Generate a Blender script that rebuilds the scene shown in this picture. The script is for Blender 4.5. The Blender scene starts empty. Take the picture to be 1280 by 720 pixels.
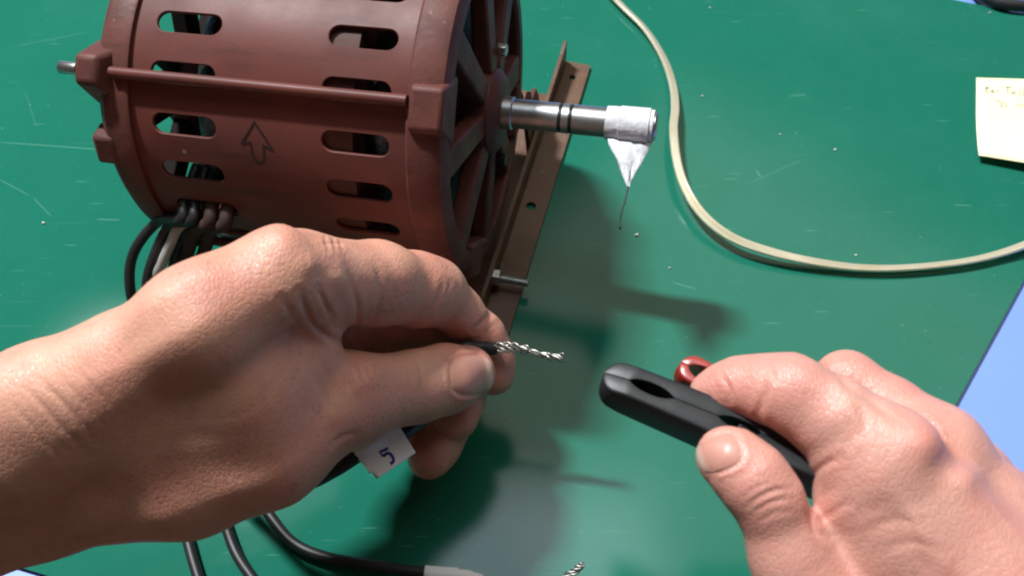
import bpy, bmesh, math, random
import numpy as np
from mathutils import Vector, Matrix
random.seed(4); rng = np.random.default_rng(4)
C = bpy.context.scene.collection
SC = bpy.context.scene
R = math.radians

# ------------------------------------------------------------------ camera, world, lamps, exposure
PITCH, FPX, CAMH = R(58), 1150.0, .388
cam_d = bpy.data.cameras.new('camera'); cam = bpy.data.objects.new('camera', cam_d); C.objects.link(cam)
cam.location = (0, 0, CAMH); cam.rotation_euler = (math.pi/2 - PITCH, 0, 0)
cam_d.sensor_width = 36; cam_d.lens = 36*FPX/1280; cam_d.clip_start = .01; cam_d.clip_end = 50
cam_d.dof.use_dof = True; cam_d.dof.focus_distance = .37; cam_d.dof.aperture_fstop = 14
SC.camera = cam
w = bpy.data.worlds.new('World'); SC.world = w; w.use_nodes = True
bg = w.node_tree.nodes['Background']; bg.inputs[0].default_value = (1.0, .90, .78, 1); bg.inputs[1].default_value = .06

def area(name, loc, target, sx, sy, power, col, roll=0):
    l = bpy.data.lights.new(name, 'AREA'); l.shape = 'RECTANGLE'; l.size = sx; l.size_y = sy
    l.energy = power; l.color = col
    o = bpy.data.objects.new(name, l); C.objects.link(o); o.location = loc
    q = (Vector(target) - Vector(loc)).to_track_quat('-Z', 'Y'); o.rotation_euler = (q.to_matrix() @ Matrix.Rotation(roll, 3, 'Z')).to_euler()
    return o
key = area('ceiling_tube_lamp', (-1.16, 1.35, 2.6), (.02, .24, 0), .40, .12, 178, (.97, .99, 1.0))
_z = (Vector(key.location) - Vector((.02, .24, 0))).normalized(); _x = Vector((.97, -.21, 0)); _x = (_x - _z*_x.dot(_z)).normalized()   # the tube runs the way the shaft points
key.rotation_euler = Matrix((_x, _z.cross(_x), _z)).transposed().to_euler()
area('ceiling_panel_lamp', (.62, .98, 1.72), (.45, .8, 0), 1.5, 1.3, 10, (1.0, .90, .74))
area('small_ceiling_lamp', (-.06, .56, 1.66), (-.06, .56, 0), .75, .34, 4.5, (.72, .86, 1.0))
SC.view_settings.view_transform = 'Standard'; SC.view_settings.look = 'None'
SC.view_settings.gamma = 1; SC.view_settings.exposure = 0; SC.view_settings.use_curve_mapping = False
SC.cycles.use_denoising = True; SC.cycles.filter_width = 2.1; SC.cycles.max_bounces = 8

# ------------------------------------------------------------------ where a line of sight of the photograph meets the place
RT = np.array([1, 0, 0.]); UP = np.array([0, math.sin(PITCH), math.cos(PITCH)]); FW = np.array([0, math.cos(PITCH), -math.sin(PITCH)])
CP = np.array([0, 0, CAMH])
def ray(x, y): return FW + RT*(x-640)/FPX + UP*(360-y)/FPX
def at(x, y, d): return CP + ray(x, y)*d
def pz(x, y, z=0.):
    r = ray(x, y); return CP + r*(z-CAMH)/r[2]
def proj(P):
    q = np.asarray(P) - CP; d = q @ FW
    return 640 + FPX*(q @ RT)/d, 360 - FPX*(q @ UP)/d, d

# ------------------------------------------------------------------ helpers
WM = {}                                    # world matrices of what has been built
def thing(name, label, cat, loc, mat=None, group=None):
    o = bpy.data.objects.new(name, None); C.objects.link(o); o.empty_display_size = .01
    m = (mat or Matrix.Identity(4)).copy(); m.translation = Vector(loc); o.matrix_world = m; WM[o] = m
    o['label'] = label; o['category'] = cat
    if group: o['group'] = group
    return o
def obj(name, mb, mat, parent=None, smooth=True, loc=None, auto=None):
    v = [Vector(p) for p in mb.v]
    if parent is not None: M = WM[parent]
    else: M = Matrix.Translation(Vector(loc) if loc is not None else Vector((0, 0, 0)))
    Mi = M.inverted(); me = bpy.data.meshes.new(name); me.from_pydata([Mi @ p for p in v], [], mb.f)
    me.validate(); me.update()
    o = bpy.data.objects.new(name, me); C.objects.link(o)
    if parent is not None: o.parent = parent
    else: o.matrix_world = M
    WM[o] = M
    if mat: me.materials.append(mat)
    if smooth:
        me.polygons.foreach_set('use_smooth', [True]*len(me.polygons))
        if auto: me.set_sharp_from_angle(angle=R(auto))
    return o
def tag(o, label, cat, group=None):
    o['label'] = label; o['category'] = cat
    if group: o['group'] = group
    return o
def bevel(o, w_, seg=2, ang=40):
    m = o.modifiers.new('bevel', 'BEVEL'); m.width = w_; m.segments = seg; m.limit_method = 'ANGLE'; m.angle_limit = R(ang); m.harden_normals = False
    return o
class MB:
    def __init__(s): s.v = []; s.f = []
    def add(s, v, f):
        b = len(s.v); s.v += [tuple(map(float, p)) for p in v]; s.f += [tuple(b+i for i in q) for q in f]; return s
    def box(s, c, ax, ay, az):             # centre and three half vectors
        c, ax, ay, az = map(np.asarray, (c, ax, ay, az))
        v = [c+i*ax+j*ay+k*az for k in (-1, 1) for j in (-1, 1) for i in (-1, 1)]
        return s.add(v, [(0,2,3,1),(4,5,7,6),(0,1,5,4),(2,6,7,3),(0,4,6,2),(1,3,7,5)])
    def prism(s, pts, off):                # closed outline swept by a vector
        pts = [np.asarray(p) for p in pts]; n = len(pts); off = np.asarray(off)
        v = pts + [p+off for p in pts]
        return s.add(v, [tuple(range(n-1, -1, -1)), tuple(range(n, 2*n))] + [(i, (i+1) % n, n+(i+1) % n, n+i) for i in range(n)])
    def tube(s, P, r, n=12, cap=True):
        P = [np.asarray(p, float) for p in P]; m = len(P); rr = r if hasattr(r, '__len__') else [r]*m
        T = [P[min(i+1, m-1)] - P[max(i-1, 0)] for i in range(m)]; T = [t/(np.linalg.norm(t)+1e-12) for t in T]
        u = np.cross(T[0], [0, 0, 1.]);  u = u if np.linalg.norm(u) > 1e-3 else np.cross(T[0], [0, 1., 0]); u /= np.linalg.norm(u)
        v = []
        for i in range(m):
            u = u - T[i]*(u @ T[i]); u /= np.linalg.norm(u); b = np.cross(T[i], u)
            v += [P[i] + rr[i]*(math.cos(2*math.pi*k/n)*u + math.sin(2*math.pi*k/n)*b) for k in range(n)]
        f = [(i*n+k, i*n+(k+1) % n, (i+1)*n+(k+1) % n, (i+1)*n+k) for i in range(m-1) for k in range(n)]
        if cap: f += [tuple(range(n-1, -1, -1)), tuple((m-1)*n+k for k in range(n))]
        return s.add(v, f)
def spline(P, n=8):
    P = [np.asarray(p, float) for p in P]; Q = [2*P[0]-P[1]] + P + [2*P[-1]-P[-2]]; out = []
    for i in range(1, len(Q)-2):
        a, b, c, d = Q[i-1:i+3]
        for k in range(n):
            t = k/n
            out.append(.5*(2*b + (c-a)*t + (2*a-5*b+4*c-d)*t*t + (3*b-a-3*c+d)*t**3))
    return out + [P[-1]]

# ------------------------------------------------------------------ materials
def mat(name, col, rough=.5, metal=0., spec=.5, var=None, vscale=60, vmix=.5, vdet=7, bump=0., bscale=400, bdist=.0003, sss=0., sssr=(1, .35, .2), sscale=.003, trans=0., coat=0., rvar=0.):
    m = bpy.data.materials.new(name); m.use_nodes = True; nt = m.node_tree; N = nt.nodes; L = nt.links
    p = N['Principled BSDF']; p.inputs['Base Color'].default_value = (*col, 1); p.inputs['Roughness'].default_value = rough
    p.inputs['Metallic'].default_value = metal; p.inputs['Specular IOR Level'].default_value = spec
    p.inputs['Subsurface Weight'].default_value = sss; p.inputs['Subsurface Radius'].default_value = sssr; p.inputs['Subsurface Scale'].default_value = sscale
    p.inputs['Transmission Weight'].default_value = trans; p.inputs['Coat Weight'].default_value = coat
    tc = N.new('ShaderNodeTexCoord')
    m['p'] = 1
    if var is not None:
        n = N.new('ShaderNodeTexNoise'); n.inputs['Scale'].default_value = vscale; n.inputs['Detail'].default_value = vdet; n.inputs['Roughness'].default_value = .6
        L.new(tc.outputs['Object'], n.inputs['Vector'])
        r = N.new('ShaderNodeMapRange'); r.inputs['From Min'].default_value = .38; r.inputs['From Max'].default_value = .68; r.inputs['To Max'].default_value = vmix
        L.new(n.outputs['Fac'], r.inputs['Value'])
        x = N.new('ShaderNodeMix'); x.data_type = 'RGBA'; x.inputs['A'].default_value = (*col, 1); x.inputs['B'].default_value = (*var, 1)
        L.new(r.outputs['Result'], x.inputs['Factor']); L.new(x.outputs['Result'], p.inputs['Base Color'])
        if rvar:
            q = N.new('ShaderNodeMapRange'); q.inputs['From Min'].default_value = .3; q.inputs['From Max'].default_value = .7
            q.inputs['To Min'].default_value = rough-rvar; q.inputs['To Max'].default_value = rough+rvar
            L.new(n.outputs['Fac'], q.inputs['Value']); L.new(q.outputs['Result'], p.inputs['Roughness'])
    if bump:
        n2 = N.new('ShaderNodeTexNoise'); n2.inputs['Scale'].default_value = bscale; n2.inputs['Detail'].default_value = 4
        L.new(tc.outputs['Object'], n2.inputs['Vector'])
        b = N.new('ShaderNodeBump'); b.inputs['Strength'].default_value = bump; b.inputs['Distance'].default_value = bdist
        L.new(n2.outputs['Fac'], b.inputs['Height']); L.new(b.outputs['Normal'], p.inputs['Normal'])
    return m
M_paint = mat('motor_enamel', (.122, .034, .027), .50, spec=.25, var=(.085, .028, .023), vscale=20, vmix=.9, bump=.12, bscale=350, bdist=.0002, rvar=.09)
M_cast = mat('cast_enamel', (.118, .038, .030), .55, spec=.25, var=(.075, .026, .022), vscale=70, vmix=.9, bump=.4, bscale=300, bdist=.0004, rvar=.1)
M_rail = mat('worn_brown_paint', (.095, .038, .016), .5, var=(.105, .058, .030), vscale=70, vmix=.9, bump=.5, bscale=500, bdist=.0003, rvar=.12)
M_steel = mat('turned_steel', (.58, .58, .58), .38, 1.0, var=(.30, .30, .30), vscale=90, vmix=.7, bump=.1, bscale=900, rvar=.06)
M_zinc = mat('zinc_plating', (.55, .56, .55), .35, 1.0, var=(.35, .34, .31), vscale=300, vmix=.7)
M_coil = mat('dark_varnished_winding', (.012, .010, .010), .45, bump=.8, bscale=300, bdist=.001)
M_dark = mat('spoke_shade_black', (.012, .009, .008), .85, spec=.15)  # far bell spokes: shade inside the drum painted as black
M_core = mat('painted_laminations', (.075, .032, .024), .6, spec=.25, var=(.045, .02, .016), vscale=60, bump=.3, bscale=700)
M_black = mat('black_cable_rubber', (.012, .012, .014), .46, spec=.5, var=(.022, .021, .022), vscale=120, bump=.15, bscale=300)
M_brownw = mat('dusty_brown_cable', (.030, .016, .013), .7, spec=.25, var=(.055, .032, .026), vscale=120, vmix=.6)
M_greyw = mat('grey_sleeving', (.33, .32, .31), .5, var=(.20, .19, .18), vscale=160)
M_tin = mat('tinned_copper', (.50, .49, .46), .48, 1.0, var=(.34, .32, .28), vscale=900, vmix=.8)
M_tape = mat('white_tape', (.70, .70, .74), .42, var=(.60, .60, .65), vscale=140, bump=.8, bscale=220, bdist=.001, trans=.18, sss=.1, sscale=.001)
M_tag = mat('white_paper_tag', (.88, .88, .89), .55, var=(.80, .81, .84), vscale=120, bump=.2, bscale=180, bdist=.0006)
M_ink = mat('blue_ink', (.015, .022, .28), .6)
M_marker = mat('black_marker', (.010, .006, .006), .45)
M_clipb = mat('black_plastic', (.010, .012, .014), .48, var=(.018, .020, .022), vscale=200, bump=.12, bscale=900)
M_clipr = mat('red_plastic', (.30, .030, .022), .32, var=(.20, .02, .016), vscale=120)
M_cord = mat('clear_amber_pvc', (.93, .86, .66), .2, var=(.80, .66, .40), vscale=50, trans=.6, sss=.0)
M_note = mat('pale_yellow_paper', (.86, .83, .50), .7, var=(.84, .82, .54), vscale=30, bump=.1, bscale=300)
M_pencil = mat('pencil_line', (.16, .16, .14), .6)
M_crumb = mat('white_crumb', (.62, .60, .54), .7)
M_blue = mat('blue_laminate', (.18, .30, .74), .42, var=(.16, .28, .71), vscale=14, vmix=.7)
M_matedge = mat('mat_edge', (.02, .045, .12), .6)
M_floor = mat('brown_floor', (.16, .09, .05), .6, var=(.10, .055, .03), vscale=8)

def wear(m, chips, chipcol, grime, keep=.10):
    N = m.node_tree.nodes; L = m.node_tree.links; p = N['Principled BSDF']; src = p.inputs['Base Color'].links[0].from_socket
    tc = [q for q in N if q.type == 'TEX_COORD'][0]
    def stage(fac, colr):
        nonlocal src
        x = N.new('ShaderNodeMix'); x.data_type = 'RGBA'; x.inputs['B'].default_value = (*colr, 1); L.new(fac, x.inputs['Factor']); L.new(src, x.inputs['A']); src = x.outputs['Result']
    def rr(s_, a, b, c, d):
        r = N.new('ShaderNodeMapRange'); r.inputs['From Min'].default_value = a; r.inputs['From Max'].default_value = b; r.inputs['To Min'].default_value = c; r.inputs['To Max'].default_value = d; L.new(s_, r.inputs['Value']); return r.outputs[0]
    mp = N.new('ShaderNodeMapping'); mp.inputs['Scale'].default_value = (1, 6, 6); L.new(tc.outputs['Object'], mp.inputs['Vector'])   # streaks along the drum
    n1 = N.new('ShaderNodeTexNoise'); n1.inputs['Scale'].default_value = 16; n1.inputs['Detail'].default_value = 8; n1.inputs['Roughness'].default_value = .7; L.new(mp.outputs[0], n1.inputs['Vector'])
    stage(rr(n1.outputs['Fac'], .50, .74, 0, .75), grime)
    n2 = N.new('ShaderNodeTexNoise'); n2.inputs['Scale'].default_value = 40; n2.inputs['Detail'].default_value = 9; n2.inputs['Roughness'].default_value = .75; L.new(tc.outputs['Object'], n2.inputs['Vector'])
    stage(rr(n2.outputs['Fac'], .64, .70, 0, .55), grime)
    mx = N.new('ShaderNodeMix'); mx.data_type = 'VECTOR'; mx.inputs['Factor'].default_value = .012; L.new(tc.outputs['Object'], mx.inputs['A']); L.new(n2.outputs['Color'], mx.inputs['B'])
    v = N.new('ShaderNodeTexVoronoi'); v.inputs['Scale'].default_value = chips; L.new(mx.outputs['Result'], v.inputs['Vector'])
    sp = N.new('ShaderNodeSeparateColor'); L.new(v.outputs['Color'], sp.inputs[0])
    mu = N.new('ShaderNodeMath'); mu.operation = 'MULTIPLY'; L.new(rr(v.outputs['Distance'], .10, .16, 1, 0), mu.inputs[0]); L.new(rr(sp.outputs[0], 1-keep, 1-keep+.02, 0, .8), mu.inputs[1])
    stage(mu.outputs[0], chipcol)
    L.new(src, p.inputs['Base Color'])
wear(M_paint, 130, (.21, .15, .13), (.045, .018, .015), .05); wear(M_cast, 170, (.22, .17, .15), (.040, .018, .015), .10); wear(M_rail, 150, (.20, .13, .09), (.030, .016, .010), .14)
def green_mat():
    m = mat('green_rubber_mat', (.010, .124, .082), .19, spec=.5, var=(.013, .138, .094), vscale=22, vmix=.5, vdet=8, bump=.16, bscale=1500, bdist=.00008, rvar=.02)
    nt = m.node_tree; N = nt.nodes; L = nt.links; p = N['Principled BSDF']
    tc = [n for n in N if n.type == 'TEX_COORD'][0]; base = p.inputs['Base Color'].links[0].from_socket
    cur = base
    def vor(sc, rot, mscale, lo, hi, keep, amt, colr):
        nonlocal cur
        mp = N.new('ShaderNodeMapping'); mp.inputs['Rotation'].default_value = (0, 0, R(rot)); mp.inputs['Scale'].default_value = (*mscale, 1); L.new(tc.outputs['Object'], mp.inputs['Vector'])
        v = N.new('ShaderNodeTexVoronoi'); v.voronoi_dimensions = '2D'; v.inputs['Scale'].default_value = sc; L.new(mp.outputs['Vector'], v.inputs['Vector'])
        r = N.new('ShaderNodeMapRange'); r.inputs['From Min'].default_value = lo; r.inputs['From Max'].default_value = hi; r.inputs['To Min'].default_value = 1; r.inputs['To Max'].default_value = 0; L.new(v.outputs['Distance'], r.inputs['Value'])
        sp = N.new('ShaderNodeSeparateColor'); L.new(v.outputs['Color'], sp.inputs[0])
        g = N.new('ShaderNodeMapRange'); g.inputs['From Min'].default_value = 1-keep; g.inputs['From Max'].default_value = 1; g.inputs['To Max'].default_value = amt; L.new(sp.outputs[0], g.inputs['Value'])
        mu = N.new('ShaderNodeMath'); mu.operation = 'MULTIPLY'; L.new(r.outputs[0], mu.inputs[0]); L.new(g.outputs[0], mu.inputs[1])
        x = N.new('ShaderNodeMix'); x.data_type = 'RGBA'; x.inputs['B'].default_value = (*colr, 1)
        L.new(mu.outputs[0], x.inputs['Factor']); L.new(cur, x.inputs['A']); cur = x.outputs['Result']
    pale = (.10, .27, .20)
    vor(1, 8, (7, 330), .05, .18, .012, .14, pale); vor(1, -38, (11, 420), .05, .18, .03, .22, pale); vor(1, 64, (14, 420), .05, .18, .03, .22, pale); vor(1, 30, (45, 620), .05, .22, .03, .35, (.18, .40, .33))
    vor(95, 0, (1, 1), .02, .05, .08, .5, (.24, .42, .34)); vor(230, 20, (1, 1), .05, .12, .08, .4, (.10, .26, .20)); vor(60, 50, (1, 1), .03, .07, .05, .4, (.006, .05, .04))
    nz = N.new('ShaderNodeTexNoise'); nz.inputs['Scale'].default_value = 7; nz.inputs['Detail'].default_value = 9; nz.inputs['Roughness'].default_value = .68; L.new(tc.outputs['Object'], nz.inputs['Vector'])
    rz = N.new('ShaderNodeMapRange'); rz.inputs['From Min'].default_value = .5; rz.inputs['From Max'].default_value = .75; rz.inputs['To Max'].default_value = .28; L.new(nz.outputs['Fac'], rz.inputs['Value'])
    xz = N.new('ShaderNodeMix'); xz.data_type = 'RGBA'; xz.inputs['B'].default_value = (.040, .17, .125, 1); L.new(rz.outputs[0], xz.inputs['Factor']); L.new(cur, xz.inputs['A']); cur = xz.outputs['Result']
    for (a, b, wd, amt) in (((-10, 177), (142, 188), .0005, .5), ((-5, 222), (40, 246), .0005, .35), ((40, 246), (66, 272), .0005, .35), ((118, 274), (152, 275), .0005, .5), ((8, 60), (120, 38), .0006, .2), ((30, 110), (46, 160), .0005, .2),
                            ((838, 352), (872, 362), .0005, .4), ((930, 232), (1010, 196), .0006, .18), ((1190, 256), (1216, 257), .0005, .45), ((945, 212), (951, 222), .0006, .5), ((985, 120), (1010, 118), .0012, .22), ((560, 690), (640, 640), .0005, .2), ((690, 600), (742, 612), .0007, .18)):
        p0, p1 = pz(*a), pz(*b); mid = (p0+p1)/2; ln = np.linalg.norm(p1-p0); an = math.atan2(p1[1]-p0[1], p1[0]-p0[0])
        mp = N.new('ShaderNodeMapping'); mp.vector_type = 'TEXTURE'; mp.inputs['Location'].default_value = tuple(mid); mp.inputs['Rotation'].default_value = (0, 0, an); mp.inputs['Scale'].default_value = (ln/2, wd, 1); L.new(tc.outputs['Object'], mp.inputs['Vector'])
        sx = N.new('ShaderNodeSeparateXYZ'); L.new(mp.outputs[0], sx.inputs[0]); ms = []
        for k_, (lo_, hi_) in ((0, (.6, 1.)), (1, (.2, 1.))):
            ab = N.new('ShaderNodeMath'); ab.operation = 'ABSOLUTE'; L.new(sx.outputs[k_], ab.inputs[0])
            rg = N.new('ShaderNodeMapRange'); rg.inputs['From Min'].default_value = lo_; rg.inputs['From Max'].default_value = hi_; rg.inputs['To Min'].default_value = 1; rg.inputs['To Max'].default_value = 0; L.new(ab.outputs[0], rg.inputs['Value']); ms.append(rg.outputs[0])
        m1 = N.new('ShaderNodeMath'); m1.operation = 'MULTIPLY'; L.new(ms[0], m1.inputs[0]); L.new(ms[1], m1.inputs[1])
        m2 = N.new('ShaderNodeMath'); m2.operation = 'MULTIPLY'; m2.inputs[1].default_value = amt*.6; L.new(m1.outputs[0], m2.inputs[0])
        x = N.new('ShaderNodeMix'); x.data_type = 'RGBA'; x.inputs['B'].default_value = (.20, .40, .33, 1); L.new(m2.outputs[0], x.inputs['Factor']); L.new(cur, x.inputs['A']); cur = x.outputs['Result']
    for n_ in list(N):
        if n_.type == 'BSDF_PRINCIPLED': pr_ = n_
    df = N.new('ShaderNodeBsdfDiffuse'); gl = N.new('ShaderNodeBsdfAnisotropic') if False else N.new('ShaderNodeBsdfGlossy'); gl.distribution = 'BECKMANN'; gl.inputs['Roughness'].default_value = .16
    fr = N.new('ShaderNodeFresnel'); fr.inputs['IOR'].default_value = 1.40; mx = N.new('ShaderNodeMixShader')
    L.new(cur, df.inputs['Color']); nsrc = p.inputs['Normal'].links[0].from_socket
    for t_ in (df, gl, fr): L.new(nsrc, t_.inputs['Normal'])
    L.new(fr.outputs[0], mx.inputs[0]); L.new(df.outputs[0], mx.inputs[1]); L.new(gl.outputs[0], mx.inputs[2])
    out = [n_ for n_ in N if n_.type == 'OUTPUT_MATERIAL'][0]; L.new(mx.outputs[0], out.inputs['Surface']); N.remove(p)
    return m
M_mat = green_mat()

def skin_mat(name, base, red, dark, pores=.35):
    m = bpy.data.materials.new(name); m.use_nodes = True; nt = m.node_tree; N = nt.nodes; L = nt.links; p = N['Principled BSDF']
    p.inputs['Subsurface Weight'].default_value = .35; p.inputs['Subsurface Radius'].default_value = (1, .36, .18); p.inputs['Subsurface Scale'].default_value = .0028
    p.inputs['Specular IOR Level'].default_value = .7
    tc = N.new('ShaderNodeTexCoord'); O = tc.outputs['Object']
    def noise(sc, det=4, ro=.55):
        n = N.new('ShaderNodeTexNoise'); n.inputs['Scale'].default_value = sc; n.inputs['Detail'].default_value = det; n.inputs['Roughness'].default_value = ro; L.new(O, n.inputs['Vector']); return n.outputs['Fac']
    def rng_(s, a, b, c, d):
        r = N.new('ShaderNodeMapRange'); r.inputs['From Min'].default_value = a; r.inputs['From Max'].default_value = b; r.inputs['To Min'].default_value = c; r.inputs['To Max'].default_value = d; L.new(s, r.inputs['Value']); return r.outputs[0]
    def mix(f, a, b):
        x = N.new('ShaderNodeMix'); x.data_type = 'RGBA'; L.new(f, x.inputs['Factor'])
        for s, k in ((a, 'A'), (b, 'B')):
            if isinstance(s, tuple): x.inputs[k].default_value = (*s, 1)
            else: L.new(s, x.inputs[k])
        return x.outputs['Result']
    def math_(op, a, b):
        x = N.new('ShaderNodeMath'); x.operation = op
        for i, s in enumerate((a, b)):
            if isinstance(s, (int, float)): x.inputs[i].default_value = s
            else: L.new(s, x.inputs[i])
        return x.outputs[0]
    at_ = N.new('ShaderNodeAttribute'); at_.attribute_name = 'red'
    col = mix(rng_(noise(34, 6), .35, .68, 0, .75), base, red)
    col = mix(math_('MULTIPLY', at_.outputs['Fac'], .8), col, red)
    col = mix(rng_(noise(170, 3), .55, .75, 0, .30), col, dark)
    vo = N.new('ShaderNodeTexVoronoi'); vo.inputs['Scale'].default_value = 420; vo.inputs['Randomness'].default_value = .9; L.new(O, vo.inputs['Vector'])
    dots = math_('MULTIPLY', rng_(vo.outputs['Distance'], .10, .30, 1, 0), rng_(noise(30), .45, .6, 0, pores))
    col = mix(dots, col, dark)
    L.new(col, p.inputs['Base Color'])
    L.new(rng_(noise(160), .3, .7, .36, .50), p.inputs['Roughness'])
    # creases of the skin: cells of two sizes, drawn out across the limb, and pores
    mp = N.new('ShaderNodeMapping'); mp.inputs['Rotation'].default_value = (0, 0, R(35)); mp.inputs['Scale'].default_value = (1.5, .8, 1); L.new(O, mp.inputs['Vector'])
    v1 = N.new('ShaderNodeTexVoronoi'); v1.feature = 'DISTANCE_TO_EDGE'; v1.inputs['Scale'].default_value = 520; L.new(mp.outputs[0], v1.inputs['Vector'])
    v2 = N.new('ShaderNodeTexVoronoi'); v2.feature = 'DISTANCE_TO_EDGE'; v2.inputs['Scale'].default_value = 1100; L.new(mp.outputs[0], v2.inputs['Vector'])
    h = math_('ADD', rng_(v1.outputs['Distance'], 0, .16, 0, .55), rng_(v2.outputs['Distance'], 0, .15, 0, .3))
    h = math_('ADD', h, math_('MULTIPLY', noise(240, 5, .65), .9))
    h = math_('SUBTRACT', h, math_('MULTIPLY', dots, .9))
    b = N.new('ShaderNodeBump'); b.inputs['Strength'].default_value = .6; b.inputs['Distance'].default_value = .00025
    L.new(h, b.inputs['Height']); L.new(b.outputs['Normal'], p.inputs['Normal'])
    return m
M_skinL = skin_mat('skin_of_pinching_hand', (.64, .335, .235), (.60, .225, .165), (.30, .125, .085), .6)
M_skinR = skin_mat('skin_of_clip_hand', (.62, .33, .26), (.61, .235, .19), (.34, .16, .12), .15)
M_nail = mat('finger_nail', (.50, .25, .20), .40, spec=.5, sss=.3, sscale=.002, var=(.50, .235, .18), vscale=90, bump=.06, bscale=300)

def nail_edge(m):
    N = m.node_tree.nodes; L = m.node_tree.links; p = N['Principled BSDF']; src = p.inputs['Base Color'].links[0].from_socket
    a = N.new('ShaderNodeAttribute'); a.attribute_name = 'free_edge'; x = N.new('ShaderNodeMix'); x.data_type = 'RGBA'; x.inputs['B'].default_value = (.66, .47, .38, 1)
    L.new(a.outputs['Fac'], x.inputs['Factor']); L.new(src, x.inputs['A']); L.new(x.outputs['Result'], p.inputs['Base Color'])
nail_edge(M_nail)
# ------------------------------------------------------------------ setting: mat on a blue table, floor below
def poly_slab(name, pts, z0, z1, m, mside=None, kind='structure'):
    mb = MB().prism([(x, y, z0) for x, y in pts], (0, 0, z1-z0))
    o = obj(name, mb, m, smooth=False); o['kind'] = kind
    if mside:
        o.data.materials.append(mside)
        for q in o.data.polygons:
            if abs(q.normal.z) < .5: q.material_index = 1
    return o
near0 = np.array([-.2021, .1038]); nd = np.array([.962, -.270]); r0 = np.array([.20468, .17939]); rd = np.array([.0513, .0678]); f0 = np.array([.2745, .45241]); fd = np.array([.0382, -.0129])
def meet(a, u, b, v):
    t = np.linalg.solve(np.array([u, -v]).T, b-a)[0]; return a+u*t
TR = meet(f0, fd, r0, rd); BR = meet(near0, nd, r0, rd); BL = near0 - nd*.62; TL = f0 - fd*26
mato = poly_slab('work_mat', [BL, BR, TR, TL], -.0025, 0, M_mat, M_matedge)
nn = np.array([-.27, -.962])
tb = [BL+nn*.0065-nd*.3, BR+nn*.0065+nd*.62, np.array([1.0, .9]), TL+np.array([-.3, .5])]
poly_slab('table_top', tb, -.028, -.0028, M_blue, M_matedge)
poly_slab('floor', [(-3, -2.5), (3, -2.5), (3, 3.5), (-3, 3.5)], -.78, -.75, M_floor)

# ------------------------------------------------------------------ the motor
psi, tau = R(12), R(5)
n = np.array([math.cos(tau)*math.cos(psi), -math.cos(tau)*math.sin(psi), math.sin(tau)])
c = at(612, 139, .403)
Yl = np.cross([0, 0, 1], n); Yl /= np.linalg.norm(Yl); Zl = np.cross(n, Yl)
RB = .0697
def mp(L, r, th):                          # mm along the shaft, radius in m, degrees from the top towards the viewer
    t = R(th); return c + n*L/1000 + r*(math.cos(t)*Zl - math.sin(t)*Yl)
Mm = Matrix([[n[i], Yl[i], Zl[i], 0] for i in range(3)] + [[0, 0, 0, 1]])
motor = thing('electric_motor', 'dark red enamelled electric motor with slotted drum body, open end bell and bare steel shaft', 'electric motor', c - n*.07 - Zl*RB, Mm)

def lathe(mb, prof, n_=96, th0=0, closed=True):    # profile of (L mm, r m) turned round the shaft
    m = len(prof); v = [mp(L, r, 360*k/n_) for k in range(n_) for L, r in prof]; f = []
    for k in range(n_):
        for i in range(m if closed else m-1):
            j = (i+1) % m; a, b = k*m, ((k+1) % n_)*m
            f.append((a+i, b+i, b+j, a+j))
    return mb.add(v, f)
# drum: 22 columns of slots, two rows, holes with real wall thickness
def drum():
    mb = MB(); nc = 22; st = 360/nc; th_first = 24.0
    strips = [(-131, -122, 0), (-122, -90, 1), (-90, -51, 0), (-51, -19, 1), (-19, -10, 0)]; K = 8
    for q in range(nc):
        ta, tb_ = th_first + (q-.5)*st, th_first + (q+.5)*st
        for (La, Lb, hole) in strips:
            for (r, flip) in ((RB, 0), (RB-.0018, 1)):
                if not hole:
                    v = [mp(L, r, ta+(tb_-ta)*k/K) for L in (La, Lb) for k in range(K+1)]
                    f = [(k, k+1, K+1+k+1, K+1+k) for k in range(K)]
                    mb.add(v, [x[::-1] if not flip else x for x in f])
                else:
                    Lc, tc_ = (La+Lb)/2, (ta+tb_)/2; hl, hw = 13.6, 4.15   # half length and half width of the slot in mm
                    outer, inner = [], []
                    for k in range(K): outer.append((La, ta+(tb_-ta)*k/K))
                    for k in range(K): outer.append((La+(Lb-La)*k/K, tb_))
                    for k in range(K): outer.append((Lb, tb_+(ta-tb_)*k/K))
                    for k in range(K): outer.append((Lb+(La-Lb)*k/K, ta))
                    for (L, t) in outer:
                        u = (L-Lc)/(Lb-La)*2; s_ = (t-tc_)/(tb_-ta)*2
                        if abs(s_) >= abs(u)-1e-9: # top and bottom: straight run
                            inner.append((Lc + u*(hl-hw), tc_ + math.copysign(hw/1000/RB*180/math.pi, s_)))
                        else:
                            a = s_*math.pi/2
                            inner.append((Lc + math.copysign((hl-hw) + hw*math.cos(a), u), tc_ + hw*math.sin(a)/1000/RB*180/math.pi))
                    m_ = len(outer); v = [mp(L, r, t) for L, t in outer] + [mp(L, r, t) for L, t in inner]
                    f = [(i, (i+1) % m_, m_+(i+1) % m_, m_+i) for i in range(m_)]
                    mb.add(v, [x[::-1] if not flip else x for x in f])
                    if not flip:
                        v = [mp(L, RB, t) for L, t in inner] + [mp(L, RB-.0018, t) for L, t in inner]
                        mb.add(v, [(i, m_+i, m_+(i+1) % m_, (i+1) % m_) for i in range(m_)])
    return mb
def weld(o, ang):
    bm = bmesh.new(); bm.from_mesh(o.data); bmesh.ops.remove_doubles(bm, verts=bm.verts, dist=.00006); bmesh.ops.recalc_face_normals(bm, faces=bm.faces)
    bm.to_mesh(o.data); bm.free(); o.data.set_sharp_from_angle(angle=R(ang))
o = obj('drum_body', drum(), M_paint, motor); weld(o, 40); bevel(o, .00035, 2, 50)
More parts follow.
